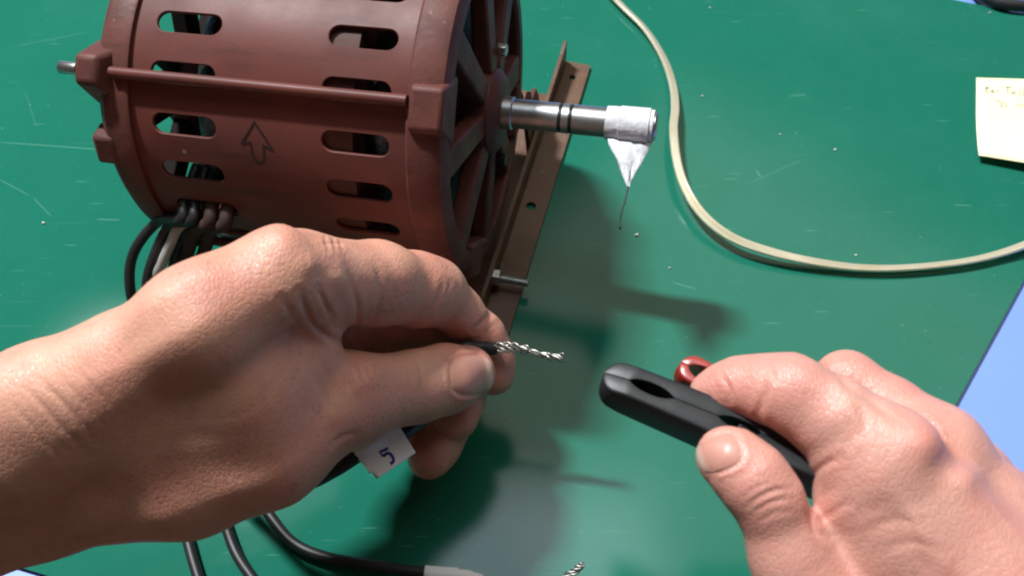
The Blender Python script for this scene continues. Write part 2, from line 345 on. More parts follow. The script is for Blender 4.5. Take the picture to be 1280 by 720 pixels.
o = obj('stator_core', lathe(MB(), [(-84, RB-.0025), (-37, RB-.0025), (-37, .036), (-84, .036)]), M_core, motor, auto=35)
for (a, b) in ((-110, -84), (-37, -17)):
    pr = [(a+(b-a)*(.5-.5*math.cos(t)), .049+.012*math.sin(t)) for t in np.linspace(0, 2*math.pi, 20, endpoint=False)]
    mbw = MB(); lathe(mbw, pr); o = obj('winding', mbw, M_coil, motor)
obj('dark_backing_disc', lathe(MB(), [(-11.5, RB-.003), (-10.8, RB-.003), (-10.8, .012), (-11.5, .012)], 64), M_coil, motor, auto=35)  # added black disc, stands in for the dark inside the bell openings
obj('rotor', lathe(MB(), [(-84, .035), (-37, .035), (-37, .006), (-84, .006)], 48), M_coil, motor, auto=35)

LUGS = (42, 132, 222, 312); SPK = (20, 64, 110, 154, 200, 244, 290, 334)
def radial_box(mb, L0, L1, r0, r1, th, hw0, hw1=None, L0b=None, L1b=None):
    """bar standing out from the axis at angle th: half widths hw0 (inner) and hw1 (outer) in m"""
    hw1 = hw0 if hw1 is None else hw1; L0b = L0 if L0b is None else L0b; L1b = L1 if L1b is None else L1b
    t = R(th); rad = math.cos(t)*Zl - math.sin(t)*Yl; tan = -math.sin(t)*Zl - math.cos(t)*Yl
    v = []
    for (r, h, a, b) in ((r0, hw0, L0, L1), (r1, hw1, L0b, L1b)):
        v += [c+n*a/1000+rad*r-tan*h, c+n*a/1000+rad*r+tan*h, c+n*b/1000+rad*r+tan*h, c+n*b/1000+rad*r-tan*h]
    return mb.add(v, [(0, 1, 2, 3), (7, 6, 5, 4), (0, 4, 5, 1), (1, 5, 6, 2), (2, 6, 7, 3), (3, 7, 4, 0)])
# shaft-side bell: rim, hub, spokes, lugs
rim = [(-14.5, RB+.0004), (-14.5, RB+.0020), (-13.5, RB+.0026), (-5, RB+.0022), (-1.5, RB+.0008), (0, RB-.0022), (0, RB-.0075), (-1.5, RB-.0085), (-9.5, RB-.0085), (-9.5, RB+.0004)]
bell = obj('end_bell', lathe(MB(), rim), M_cast, motor, auto=32)
obj('bell_hub', lathe(MB(), [(-10, .0205), (3, .0185), (5.5, .016), (6.5, .0125), (6.5, .0072), (-10, .0072)], 48), M_cast, bell, auto=32)
for th in SPK:
    bevel(obj('spoke', radial_box(MB(), -6, 2.5, .014, RB-.006, th, .0048, .0066, -7.5, -.6), M_cast, bell, smooth=True, auto=50), .0012)
for th in LUGS:
    mb = MB(); radial_box(mb, -14.6, .9, RB-.012, RB+.0050, th+2, .0135, .0080, -13.0, .2)
    bevel(obj('bolt_lug', mb, M_cast, bell, auto=50), .0018, 3)
for th in (-40, 170):
    t0 = mp(2, .0265, th); mb = MB().tube([t0, t0+n*.004], .0030, 6); bevel(obj('hub_screw', mb, M_coil if th > 0 else M_zinc, bell, auto=40), .0005)
# far bell
rim2 = [(-145, RB-.006), (-144, RB-.0025), (-140, RB+.0010), (-130, RB+.0024), (-128.5, RB+.0018), (-128.5, RB+.0004), (-134, RB+.0004), (-134, RB-.009), (-145, RB-.011)]
bell2 = obj('end_bell', lathe(MB(), rim2), M_cast, motor, auto=32)
obj('bell_hub', lathe(MB(), [(-146, .021), (-136, .021), (-136, .0072), (-146, .0072)], 48), M_cast, bell2, auto=32)
for th in SPK:
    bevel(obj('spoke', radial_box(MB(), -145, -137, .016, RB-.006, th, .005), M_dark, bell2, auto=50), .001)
for th in LUGS:
    mb = MB(); radial_box(mb, -149.0, -131, RB-.010, RB+.0080, th, .0135, .0055, -147.5, -138)
    bevel(obj('bolt_lug', mb, M_cast, bell2, auto=50), .002, 3)
for th in (68, 158, 248, 338):
    mb = MB(); radial_box(mb, -148.5, -133, RB-.008, RB+.0018, th, .0085, .006, -147.5, -138)
    bevel(obj('bell_tab', mb, M_cast, bell2, auto=50), .0015, 2)
for th in LUGS:
    rod = obj('tie_rod', MB().tube([mp(L, RB+.0034, th) for L in (-134.5, -100, -60, -14)], .0022, 14), M_paint, motor, auto=50)
    obj('stud_end', MB().tube([mp(L, RB+.0030, th) for L in (-157.2, -156.6, -149)], [.0019, .0026, .0026], 14), M_zinc, rod, auto=50)
# shaft
sh = [(-140, .0062), (4, .0062), (5, .0072), (10.5, .0072), (11, .0064), (31, .0064), (31.2, .0056), (32.4, .0056), (32.6, .0064), (35.6, .0064), (35.8, .0056), (37.0, .0056), (37.2, .0064), (72.3, .0064), (73.0, .0058), (73.0, .0001), (-140, .0001)]
shaft = obj('shaft', lathe(MB(), sh, 40), M_steel, motor, auto=30)
for L in (31.8, 36.4):
    pr = [(L+.5*math.cos(t), .00585+.0005*math.sin(t)) for t in np.linspace(0, 2*math.pi, 8, endpoint=False)]
    obj('retaining_ring', lathe(MB(), pr, 40), M_coil, shaft)
# arrow drawn on the drum in marker: an outline with width, laid on the curved sheet
def on_drum(x, y, r=RB+.00012):
    d = ray(x, y); oo = CP-c; dp = d-n*(d@n); op = oo-n*(oo@n); A, B, Q = dp@dp, 2*dp@op, op@op-r*r
    return c + (oo + d*((-B-math.sqrt(B*B-4*A*Q))/2/A))
def ribbon(mb, P, hw, nrm):
    P = [np.asarray(p) for p in P]; v = []
    for i, p in enumerate(P):
        t = P[min(i+1, len(P)-1)] - P[max(i-1, 0)]; s_ = np.cross(t, nrm(p)); s_ /= np.linalg.norm(s_); v += [p-s_*hw, p+s_*hw]
    return mb.add(v, [(2*i, 2*i+1, 2*i+3, 2*i+2) for i in range(len(P)-1)])
def rad_n(p): q = p-c; q = q-n*(q@n); return q/np.linalg.norm(q)
ap = [(318, 153), (302, 180), (313, 178), (315, 193), (321, 203), (330, 202), (329, 182), (341, 188), (318, 153)]
mb = MB()
for a, b in zip(ap[:-1], ap[1:]):
    e = [np.array(a)*(1-t)+np.array(b)*t for t in np.linspace(-.03, 1.03, 6)]
    ribbon(mb, [on_drum(*q) for q in e], .00044, rad_n)
obj('arrow_mark', mb, M_marker, motor, smooth=False)

# mounting rail: an angle iron under the shaft end, its flange on the mat, torn at the far corner
ra, rb = pz(708, 80, 0), pz(606, 395, 0); rv = (ra-rb)/np.linalg.norm(ra-rb); rb = ra - rv*.205
fl = np.array([rv[1], -rv[0], 0]); TH = .0024
def rl(s, a, z): return ra - rv*s + fl*a + np.array([0, 0, z])
def rail_flange():
    mb = MB(); L = .205; holes = [(.012, .0062, .0019), (.108, .0058, .0027), (.186, .0065, .0027)]; W = .0142
    cuts = [0]; 
    for s_, a, r in holes: cuts += [s_-.007, s_+.007]
    cuts.append(L)
    for z, fl_ in ((TH, 0), (.0003, 1)):
        for i in range(len(cuts)-1):
            s0, s1 = cuts[i], cuts[i+1]
            if i % 2 == 0: mb.add([rl(s0, 0, z), rl(s0, W, z), rl(s1, W, z), rl(s1, 0, z)], [(0, 3, 2, 1) if not fl_ else (0, 1, 2, 3)])
            else:
                s_, a, r = holes[i//2]; K = 24; o_, h_ = [], []
                for k in range(K):
                    t = 2*math.pi*k/K + math.pi/4; x, y = math.cos(t), math.sin(t); m_ = max(abs(x), abs(y)); x, y = x/m_, y/m_
                    o_.append(rl((s0+s1)/2 + x*(s1-s0)/2, W/2 + y*W/2, z)); h_.append(rl(s_+r*math.cos(t), a+r*math.sin(t), z))
                f = [(k, (k+1) % K, K+(k+1) % K, K+k) for k in range(K)]; mb.add(o_+h_, f if not fl_ else [q[::-1] for q in f])
                if not fl_:
                    mb.add(h_ + [p-np.array([0, 0, TH-.0003]) for p in h_], [(k, K+k, K+(k+1) % K, (k+1) % K) for k in range(K)])
    for (s0, a0, s1, a1) in ((0, 0, 0, W), (0, W, L, W), (L, W, L, 0)):
        mb.add([rl(s0, a0, TH), rl(s0, a0, .0003), rl(s1, a1, .0003), rl(s1, a1, TH)], [(0, 1, 2, 3)])
    return mb
rail = obj('mounting_rail', rail_flange(), M_rail, motor, smooth=False)
top = [(0, .0004), (0, .0090), (.0006, .0105), (.0015, .0190), (.0040, .0178), (.010, .0166), (.030, .0158), (.060, .0158), (.12, .0158), (.205, .0158), (.205, .0004)]
bevel(obj('upright_leg', MB().prism([rl(s_, -.0002, z) for s_, z in top], -fl*.0022), M_rail, rail, smooth=False), .0004)
def bolt(px, py, z, parent, ln=.0175):
    p0 = pz(px, py, z); d = n*1.0; d[2] = 0; d /= np.linalg.norm(d)
    b = bevel(obj('rail_bolt', MB().tube([p0-d*.003, p0+d*.0012], .0044, 6), M_zinc, parent, smooth=False), .0004)
    P, r = [p0+d*.001], [.0019]
    k = int(ln/.00045)
    for i in range(1, k): P.append(p0+d*(.001+.00045*i)); r.append(.00215 if i % 2 else .0017)
    obj('threaded_shank', MB().tube(P, r, 12), M_zinc, b, smooth=False)
bolt(622, 347, .0092, rail, .0150)
# gussets between bell and rail
def gus(y0, y1, z1, step):
    q = lambda y, z, L: c + n*L/1000 + Yl*y + Zl*z
    pts = [(y0, -.083), (y0, z1), (y0+(y1-y0)*.45, z1), (y0+(y1-y0)*.5, z1-step), (y0+(y1-y0)*.85, z1-step*1.25), (y1, z1-step*2.6), (y1, -.083)]
    mb = MB().prism([q(y, z, 1.2) for y, z in pts], n*.0024)
    bevel(obj('gusset_plate', mb, M_cast, motor, smooth=False), .0004)
gus(.046, .074, -.046, .007); gus(-.058, -.080, -.060, .006)

pl = [rb - fl*.0026, ra - rv*.030 - fl*.0026, ra - rv*.030 - fl*.024, rb - fl*.024]
bevel(obj('foot_plate', MB().prism([q + np.array([0, 0, .0012]) for q in pl], (0, 0, .0026)), M_rail, motor, smooth=False), .0004)
# tape on the shaft end with a hanging tail
tape = thing('masking_tape', 'white tape wrapped around the end of the motor shaft with a dangling torn tail', 'tape', mp(61, 0, 0))
mb = MB(); lathe(mb, [(51.5, .00645), (51.5, .0071), (55, .0073), (63, .0071), (71.6, .0072), (71.6, .00645)], 40)
tw = obj('tape_wrap', mb, M_tape, tape, auto=40)
mb = MB(); lathe(mb, [(57, .0072), (57.3, .0077), (69.8, .0078), (70.2, .0072)], 40); obj('outer_turn', mb, M_tape, tw, auto=40)
dl = mp(61, .0068, 130)[2]
def flap():
    mb = MB(); rows = 9; v = []; f = []; x0, x1 = at(768, 172, mp(55, 0, 0)@FW-CP@FW), None
    A = mp(53.0, .0071, 100); B = mp(72.0, .0071, 104); T = pz(786, 236, 0)*0
    d0 = proj((A+B)/2)[2]; tip = at(785, 236, d0-.006)
    for i in range(rows+1):
        t = i/rows; a = A*(1-t)+tip*t; b = B*(1-t)+tip*t; w_ = b-a; k = 8
        for j in range(k+1):
            s_ = j/k; p = a + w_*s_ + np.array([.1, -1, .2])*(.0040*math.sin(s_*math.pi)*(1-t)*min(1, t*3)*(1 if s_ < .55 else .2) + .0015*math.sin(5*s_+3*t)*(1-t)*min(1, t*3) + .0010*math.sin(17*s_+9*t))
            p = p + w_*(.05*math.sin(11*t+3*(j == 0))*(1-t) if j in (0, k) else 0)
            v.append(p)
    for i in range(rows):
        for j in range(8): f.append((i*9+j, i*9+j+1, (i+1)*9+j+1, (i+1)*9+j))
    mb.add(v, f); return mb, tip
mb, tip = flap(); o = obj('torn_tail', mb, M_tape, tape)
s_ = o.modifiers.new('thick', 'SOLIDIFY'); s_.thickness = .00018
th_ = spline([tip+np.array([0, .0005, .001]), at(781, 252, proj(tip)[2]-.002), at(776, 270, proj(tip)[2]-.003), at(775, 287, proj(tip)[2]-.004)], 8)
obj('loose_thread', MB().tube(th_, [.00035]*(len(th_)-4)+[.0004, .0005, .0005, .0004], 6), M_black, tape)

# ------------------------------------------------------------------ cables from the motor
GRP = 'black cables coming out of the motor'
def cable(label, P, r, m, name='motor_cable', group=GRP, loc=None, parent=None):
    q = spline(P, 10)
    return q, (lambda par: obj('cable_jacket', MB().tube(q, r, 14), m, par))
def cab(label, P, r, m):
    t = thing('motor_cable', label, 'cable', P[0], group=GRP); q = spline(P, 10)
    obj('cable_jacket', MB().tube(q, r, 14), m, t); return t, q
E0 = lambda th, L: mp(L, RB-.006, th)
def pp(x, y, z): return pz(x, y, z)
cab('outermost black cable looping from the motor past the back of the wrist', [mp(-117, RB-.018, 85), mp(-117, RB-.002, 88.6), mp(-117, RB+.0055, 91.5), pp(198, 277, .064), pp(169, 312, .052), pp(162, 352, .040), pp(174, 400, .025), pp(215, 480, .008), pp(232, 580, .0045), pp(228, 640, .0035), pp(238, 688, .0033), pp(252, 735, .0033)], .0023, M_black)
cab('second black cable, inside the outer loop, disappearing behind the wrist', [mp(-112, RB-.018, 85), mp(-112, RB-.002, 88.6), mp(-112, RB+.0055, 91.5), pp(212, 283, .064), pp(191, 325, .052), pp(184, 365, .040), pp(200, 420, .022), pp(250, 520, .007), pp(272, 620, .0045), pp(286, 668, .0033), pp(300, 700, .0033), pp(330, 742, .0033)], .0023, M_black)
t, q = cab('black cable on the mat with white tape around its end', [mp(-109, RB-.018, 86), mp(-109, RB-.006, 90), mp(-108, RB+.001, 94), pp(232, 292, .060), pp(217, 330, .045), pp(215, 400, .02), pp(260, 500, .007), pp(310, 600, .005), pp(345, 655, .0045), pp(372, 682, .0045), pp(410, 697, .005), pp(460, 706, .006), pp(510, 713, .007), pp(560, 718, .008)], .0023, M_black)
tp = [pp(x, y, .0075) for x, y in ((531, 716), (548, 717.5), (570, 719), (604, 722))]
M_sleeve = mat('white_sleeve', (.84, .84, .84), .5)
obj('white_end_tape', MB().tube(spline(tp, 6), [.0031]*13+[.0026]*3+[.0020, .0016, .0014], 12), M_sleeve, t)
t, q = cab('grey sleeved cable beside the black loops under the motor', [mp(-113, RB-.018, 86), mp(-113, RB-.008, 91), mp(-113, RB-.001, 95), pp(224, 284, .066), pp(214, 303, .060), pp(203, 328, .052), pp(196, 352, .042), pp(215, 400, .012), pp(270, 470, .008)], .0022, M_greyw)
for k, (dx, L) in enumerate(((0, -104), (20, -97))):
    cab(['dusty brown cable nearest the black loops, under the drum', 'dusty brown cable next to the raised knuckle, under the drum'][k],
        [mp(L, RB-.018, 85), mp(L, RB-.002, 88.6), mp(L, RB+.0055, 91.5), pp(245+dx, 288, .066), pp(235+dx, 315, .052), pp(226+dx, 350, .036), pp(260+dx, 440, .008)], .0029, M_brownw)

def twisted(parent, P, r0, turns, ns=4, rs=.00045, fray=.0):
    P = spline(P, 14); m = len(P); out = []
    for s in range(ns):
        Q = []; 
        T = P[-1]-P[0]; T /= np.linalg.norm(T); u = np.cross(T, [0, 0, 1]); u /= np.linalg.norm(u); b = np.cross(T, u)
        for i, p in enumerate(P):
            a = 2*math.pi*(turns*i/m + s/ns); rr = r0(i/m)*(1+.45*math.sin(s*2.1+i*.17*(1+.3*s))); a += .22*math.sin(s*1.7+i*.11) + fray*max(0, i/m-.85)*(.5+s*.3)
            Q.append(p + rr*(math.cos(a)*u + math.sin(a)*b))
        obj('wire_strand', MB().tube(Q, rs, 7), M_tin, parent)
def handd(x):                              # how far the pinching hand lies from the lens: the fingers reach down towards the mat
    t = min(1.06, max(0, (x-300)/340)); return .285 + .090*(.5*t*t*(3-2*t) + .5*t)
# cable held in the pinch: jacket, tinned twisted end, paper tag with its number
held = thing('tagged_cable', 'black cable pinched in the hand, twisted end bared, white tag numbered 5', 'cable', pp(400, 640, .03), group=GRP)
hp = [pp(255, 560, .035), pp(320, 600, .065), at(375, 606, .327), at(418, 588, .333), at(460, 562, .339), at(508, 540, .350), at(545, 506, .370), at(562, 465, .374), at(575, 438, handd(575)-.001), at(596, 434.5, handd(596)-.0042), at(621, 436, handd(621)-.0058)]
q = spline(hp, 10); obj('cable_jacket', MB().tube(q, [.0026]*(len(q)-2)+[.0025, .0021], 14), M_black, held)
twisted(held, [at(x, y, handd(615)-.0058) for x, y in ((617, 436), (634, 434), (648, 435), (664, 439), (680, 444), (692, 446), (704, 447))],
        lambda t: .0014 if t < .45 else (.0007 if t < .72 else .0012), 1.9, 6, .00042, .0012)
# tag: a folded paper flag round the cable
ta_, tb2, tc2, td = [at(x, y, q) for x, y, q in ((438, 565, .3325), (498, 531, .3417), (520, 566, .3427), (467, 601, .3335))]
def tag_pt(u, v, lift=0):
    p = (ta_*(1-u)+tb2*u)*(1-v) + (td*(1-u)+tc2*u)*v
    nr = np.cross(tb2-ta_, td-ta_); nr /= np.linalg.norm(nr); nr = nr if nr@(CP-p) > 0 else -nr
    return p + nr*(.0022*math.exp(-((v-.1)/.16)**2)*math.exp(-((u-.35)/.25)**2) + .0006*math.sin(3.1*u+1)*v + lift)
mb = MB(); K = 16; edge = lambda v: (.03 if v < .62 else -.0)
v_ = [tag_pt(i/K + (0.10 if (j >= 13 and i == 0) else (.05*abs(math.sin(j*1.3)) if i == 0 else 0)), j/K) for j in range(K+1) for i in range(K+1)]
mb.add(v_, [(j*(K+1)+i, j*(K+1)+i+1, (j+1)*(K+1)+i+1, (j+1)*(K+1)+i) for j in range(K) for i in range(K)])
tg = obj('paper_tag', mb, M_tag, held); sm = tg.modifiers.new('thick', 'SOLIDIFY'); sm.thickness = .00025; sm.offset = -1
d5 = [(486, 561), (474.5, 565.5), (478, 571), (485, 565.5)]
five = [(486.3, 560.6), (475.6, 565.2), (480.3, 570.8), (484, 567.2), (489, 567.5), (493.2, 572.5), (493.5, 577.2), (489.5, 580)]
def tag_px(x, y):                          # point of the tag under a line of sight
    nr = np.cross(tb2-ta_, td-ta_); d = ray(x, y); t = ((ta_-CP)@nr)/(d@nr); p = CP+d*t
    A = np.array([tb2-ta_, td-ta_]).T; u, v = np.linalg.lstsq(A, p-ta_, rcond=None)[0]; return tag_pt(u, v, .0004)
tn = np.cross(tb2-ta_, td-ta_)
mb = MB(); ribbon(mb, [tag_px(*p) for p in five[:3]], .00058, lambda p: tn); ribbon(mb, [p + tn/np.linalg.norm(tn)*np.sign(tn@(CP-p))*.00008 for p in spline([tag_px(*p) for p in five[2:]], 5)], .00058, lambda p: tn)
f5 = [tag_px(*p) for p in five[:2]]
obj('number_five', mb, M_ink, tg, smooth=False)
# another bared end poking in from below
t = thing('stripped_cable', 'black cable with frayed bare strands, its end pointing up beside the white taped one', 'cable', pp(690, 735, .006), group=GRP)
sp = [pp(655, 765, .006), pp(680, 748, .008), pp(700, 729, .012)]
obj('cable_jacket', MB().tube(spline(sp, 6), .0024, 12), M_black, t)
twisted(t, [pp(698, 731, .012), pp(712, 719, .015), pp(722, 711, .017), pp(729, 705, .019)], lambda u: .0013-.0005*u, 1.0, 7, .00038, .012)

# ------------------------------------------------------------------ clear twin cord, note, crumbs, black lead
cp = [(745, -28, .0032), (775, 5, .0032), (806, 36, .0032), (829, 72, .0034), (841, 106, .005), (844, 135, .008), (842, 162, .010), (846, 200, .010), (857, 235, .0095), (880, 270, .0085), (915, 297, .0075), (960, 314, .0065), (1010, 326, .005), (1070, 334.5, .0036), (1130, 335, .0034), (1200, 328, .0034), (1250, 317, .0036), (1295, 301, .0050), (1345, 283, .005)]
cl = spline([pz(*p) for p in cp], 8)
cord = thing('twin_speaker_cord', 'translucent cream twin cord curving across the green mat beyond the shaft', 'cord', pz(1010, 326, 0))
def ribbon_dir(i):
    t = cl[min(i+1, len(cl)-1)]-cl[max(i-1, 0)]; s_ = np.cross(t, [0, 0, 1]); s_ /= np.linalg.norm(s_); tw = .55*math.sin(i*.06+.6)
    return s_*math.cos(tw) + np.array([0, 0, 1])*math.sin(tw)
def jacket():
    mb = MB(); k = 20; v = []; rr, off = .00124, .00116
    for i, p in enumerate(cl):
        s_ = ribbon_dir(i); t = cl[min(i+1, len(cl)-1)]-cl[max(i-1, 0)]; b = np.cross(s_, t); b /= np.linalg.norm(b)
        for j in range(k):
            a = 2*math.pi*j/k; x, y = math.cos(a), math.sin(a)
            v.append(p + s_*(math.copysign(off, x)*min(1, abs(x)*3) + rr*x) + b*rr*(y if abs(x) > .3 else y*(.55+1.5*abs(x))))
    return mb.add(v, [(i*k+j, i*k+(j+1) % k, (i+1)*k+(j+1) % k, (i+1)*k+j) for i in range(len(cl)-1) for j in range(k)])
jk = obj('cord_jacket', jacket(), M_cord, cord)
for sgn, m_ in ((-1, mat('copper_core', (.52, .36, .20), .35, .6)), (1, mat('tinned_core', (.60, .57, .48), .35, .6))):
    obj('conductor', MB().tube([p + ribbon_dir(i)*sgn*.00116 for i, p in enumerate(cl)], .00066, 8), m_, cord)

NC = [pz(*q) for q in ((1220, 98), (1330, 101), (1328, 222), (1219, 201))]
def note_pt(u, v): 
    p = (NC[0]*(1-u)+NC[1]*u)*(1-v) + (NC[3]*(1-u)+NC[2]*u)*v
    return p + np.array([0, 0, .0006+.0050*max(0, v-.35)**2/.42*(.8+.4*u)])
mb = MB(); K = 12
mb.add([note_pt(i/K, j/K) for j in range(K+1) for i in range(K+1)], [(j*(K+1)+i, (j+1)*(K+1)+i, (j+1)*(K+1)+i+1, j*(K+1)+i+1) for j in range(K) for i in range(K)])
note = thing('sticky_note', 'pale yellow sticky note with faint pencil writing on the green mat', 'note', pz(1250, 150, 0))
pn = obj('note_sheet', mb, M_note, note); sm = pn.modifiers.new('thick', 'SOLIDIFY'); sm.thickness = .00015; sm.offset = -1
strokes = [[(1234, 108), (1232, 114), (1235, 116)], [(1231, 110), (1237, 110)], [(1241, 112), (1238, 115), (1241, 116), (1242, 112), (1243, 116)], [(1247, 112), (1247, 115)], [(1257, 109), (1264, 108)], [(1260, 109), (1260, 116)], [(1267, 113), (1265, 117), (1269, 116), (1269, 113)], [(1275, 118), (1276, 111), (1280, 118), (1281, 110)],
           [(1246, 124), (1247, 127), (1249, 124), (1251, 127)], [(1253, 126), (1253, 131), (1251, 133)], [(1258, 127), (1258, 132), (1261, 131)], [(1273, 131), (1274, 127), (1277, 131), (1279, 127), (1281, 131)]]
def note_px(x, y):
    p = pz(x, y, .0006); A = np.array([NC[1]-NC[0], NC[3]-NC[0]]).T; u, v = np.linalg.lstsq(A, p-NC[0], rcond=None)[0]; return note_pt(u, v)+np.array([0, 0, .00025])
mb = MB()
for s_ in strokes: ribbon(mb, [note_px(*p) for p in s_], .00030, lambda p: np.array([0, 0, 1.]))
obj('pencil_writing', mb, M_pencil, pn, smooth=False)

lead = [pz(1210, -40, .0035), pz(1222, -12, .0035), pz(1240, 0, .0035), pz(1262, 6, .0035), pz(1300, 8, .0035), pz(1340, 4, .0035)]
tag(obj('black_lead', MB().tube(spline(lead, 8), .0036, 14), M_clipb, loc=pz(1250, 0, 0)), 'glossy black lead lying on the blue table past the corner of the mat', 'cable')
crumbs = [(55, 279, 'tiny white crumb on the mat beside the motor cables', 1.1), (796, 294, 'pale crumb under the dangling tape thread', 1.3), (1044, 187, 'bright crumb midway between cord and sticky note', .8), (975, 168, 'small crumb inside the curve of the cord', .7), (887, 10, 'small crumb beyond the cord at the top', .8), (1070, 319, 'crumb just above the lowest part of the cord', .7), (837, 335, 'crumb on the mat near the shaft shadow', .7), (1237, 16, 'pale smudge crumb near the far corner of the mat', .8), (878, 120, 'small crumb right beside the cord bend', .7)]
for x, y, lb, s_ in crumbs:
    p = pz(x, y, .0003); mb = MB(); r = .0009*s_; k = 7; ring = [(r*(1+.4*random.uniform(-1, 1))*math.cos(6.28*i/k), r*.8*(1+.4*random.uniform(-1, 1))*math.sin(6.28*i/k)) for i in range(k)]
    mb.add([p+np.array([x_, y_, 0]) for x_, y_ in ring] + [p+np.array([x_*.6, y_*.6, r*.8]) for x_, y_ in ring], [tuple(range(k, 2*k))] + [(i, (i+1) % k, k+(i+1) % k, k+i) for i in range(k)])
    tag(obj('crumb', mb, M_crumb, loc=p, smooth=False), lb, 'crumb', 'crumbs scattered on the mat')

# ------------------------------------------------------------------ crocodile clips
def clip(label, P0, P1, s, mt, tilt=0., name='crocodile_clip', win=((8.5, 22, 1.9), (37, 50, 1.8))):
    X = P1-P0; X /= np.linalg.norm(X); Z = np.array([0, 0, 1.])-X*X[2]; Z /= np.linalg.norm(Z); Y = np.cross(Z, X)
    Y, Z = Y*math.cos(tilt)+Z*math.sin(tilt), Z*math.cos(tilt)-Y*math.sin(tilt)
    t = thing(name, label, 'clip', P0)
    def gap(x): 
        g = .12
        for a, b, d in win:
            if a < x < b: g += d*math.sin(math.pi*(x-a)/(b-a))**.5
        return g
    def outer(x): return (5.5*math.sqrt(max(0, 1-((5.2-x)/5.2)**2)) if x < 5.2 else 5.5+.018*(x-5.2))
    def half(x): return 4.6 + 2.6*min(1, x/9)**.7 + (0 if x < 9 else .012*(x-9))     # half height
    xs = list(np.linspace(0.05, 8, 16)) + list(np.linspace(9, 90, 66))
    for sg in (1, -1):
        mb = MB(); v = []; f = []
        for x in xs:
            g, o_, h = gap(x), max(outer(x), gap(x)+.15), half(x)
            bev = min(.9, (o_-g)*.35)
            sec = [(g, h-.1), (g+.3, h), (o_-bev, h), (o_-bev*.3, h-bev*.3), (o_, h-bev), (o_, -h+bev), (o_-bev*.3, -h+bev*.3), (o_-bev, -h), (g+.3, -h), (g, -h+.1)]
            v += [P0 + (X*x + Y*sg*y + Z*(z-0*x))*s/1000 for y, z in sec]
        m_ = 10
        for i in range(len(xs)-1):
            for j in range(m_):
                q = (i*m_+j, i*m_+(j+1) % m_, (i+1)*m_+(j+1) % m_, (i+1)*m_+j); f.append(q if sg > 0 else q[::-1])
        f += [tuple(range(m_)), tuple((len(xs)-1)*m_+j for j in range(m_))]
        obj('jaw', mb.add(v, f), mt, t, auto=45)
    B = P0 + (X*15.5 - Z*.3)*s/1000
    mb = MB()
    mb.tube([P0+(X*(x)+Z*(-1.0))*s/1000 for x in (8, 23)], .0019*s, 10)
    obj('contact_strip', mb, M_zinc if s < .9 else M_coil, t)
    obj('hinge_pin', MB().tube([P0+(X*45+Z*z)*s/1000 for z in (-7, 5.4)], .0019*s, 12), M_coil, t)
    return t
RDp = .275
clip('black plastic crocodile clip held between thumb and forefinger, jaws pointing at the bared wire', at(752, 474, .283), at(1040, 594, .272), .98, M_clipb)
clip('small red crocodile clip poking out behind the forefinger', at(848, 457, .300), at(915, 503, .296), .86, M_clipr, .1, win=((3.2, 20, 3.1), (37, 52, 2.3)))

# ------------------------------------------------------------------ hands: one continuous skin each, grown from joints
def smin(a, b, k):
    h = np.maximum(k-np.abs(a-b), 0)/k; return np.minimum(a, b) - h*h*k*.25
class Field:
    def __init__(s, lo, hi, h):
        s.h = h; s.lo = np.asarray(lo); s.n = np.ceil((np.asarray(hi)-s.lo)/h).astype(int)+1
        s.ax = [s.lo[i]+h*np.arange(s.n[i]) for i in range(3)]
    def new(s): return np.full(tuple(s.n), .05, np.float32)
    def cone(s, F, a, b, ra, rb_, k):
        pad = max(k, .002)+.001
        l = np.minimum(a-ra, b-rb_)-pad; u = np.maximum(a+ra, b+rb_)+pad
        i0 = np.clip(np.floor((l-s.lo)/s.h).astype(int), 0, s.n); i1 = np.clip(np.ceil((u-s.lo)/s.h).astype(int)+1, 0, s.n)
        if (i1 <= i0).any(): return
        sl = tuple(slice(i0[i], i1[i]) for i in range(3))
        X = s.ax[0][sl[0]][:, None, None].astype(np.float32)-np.float32(a[0]); Y = s.ax[1][sl[1]][None, :, None].astype(np.float32)-np.float32(a[1]); Z = s.ax[2][sl[2]][None, None, :].astype(np.float32)-np.float32(a[2])
        d = (b-a).astype(np.float32); dd = max(float(d@d), 1e-12)
        t = np.clip((X*d[0]+Y*d[1]+Z*d[2])/dd, 0, 1)
        D = np.sqrt((X-t*d[0])**2+(Y-t*d[1])**2+(Z-t*d[2])**2) - (ra+(rb_-ra)*t)
        F[sl] = smin(F[sl], D, k)
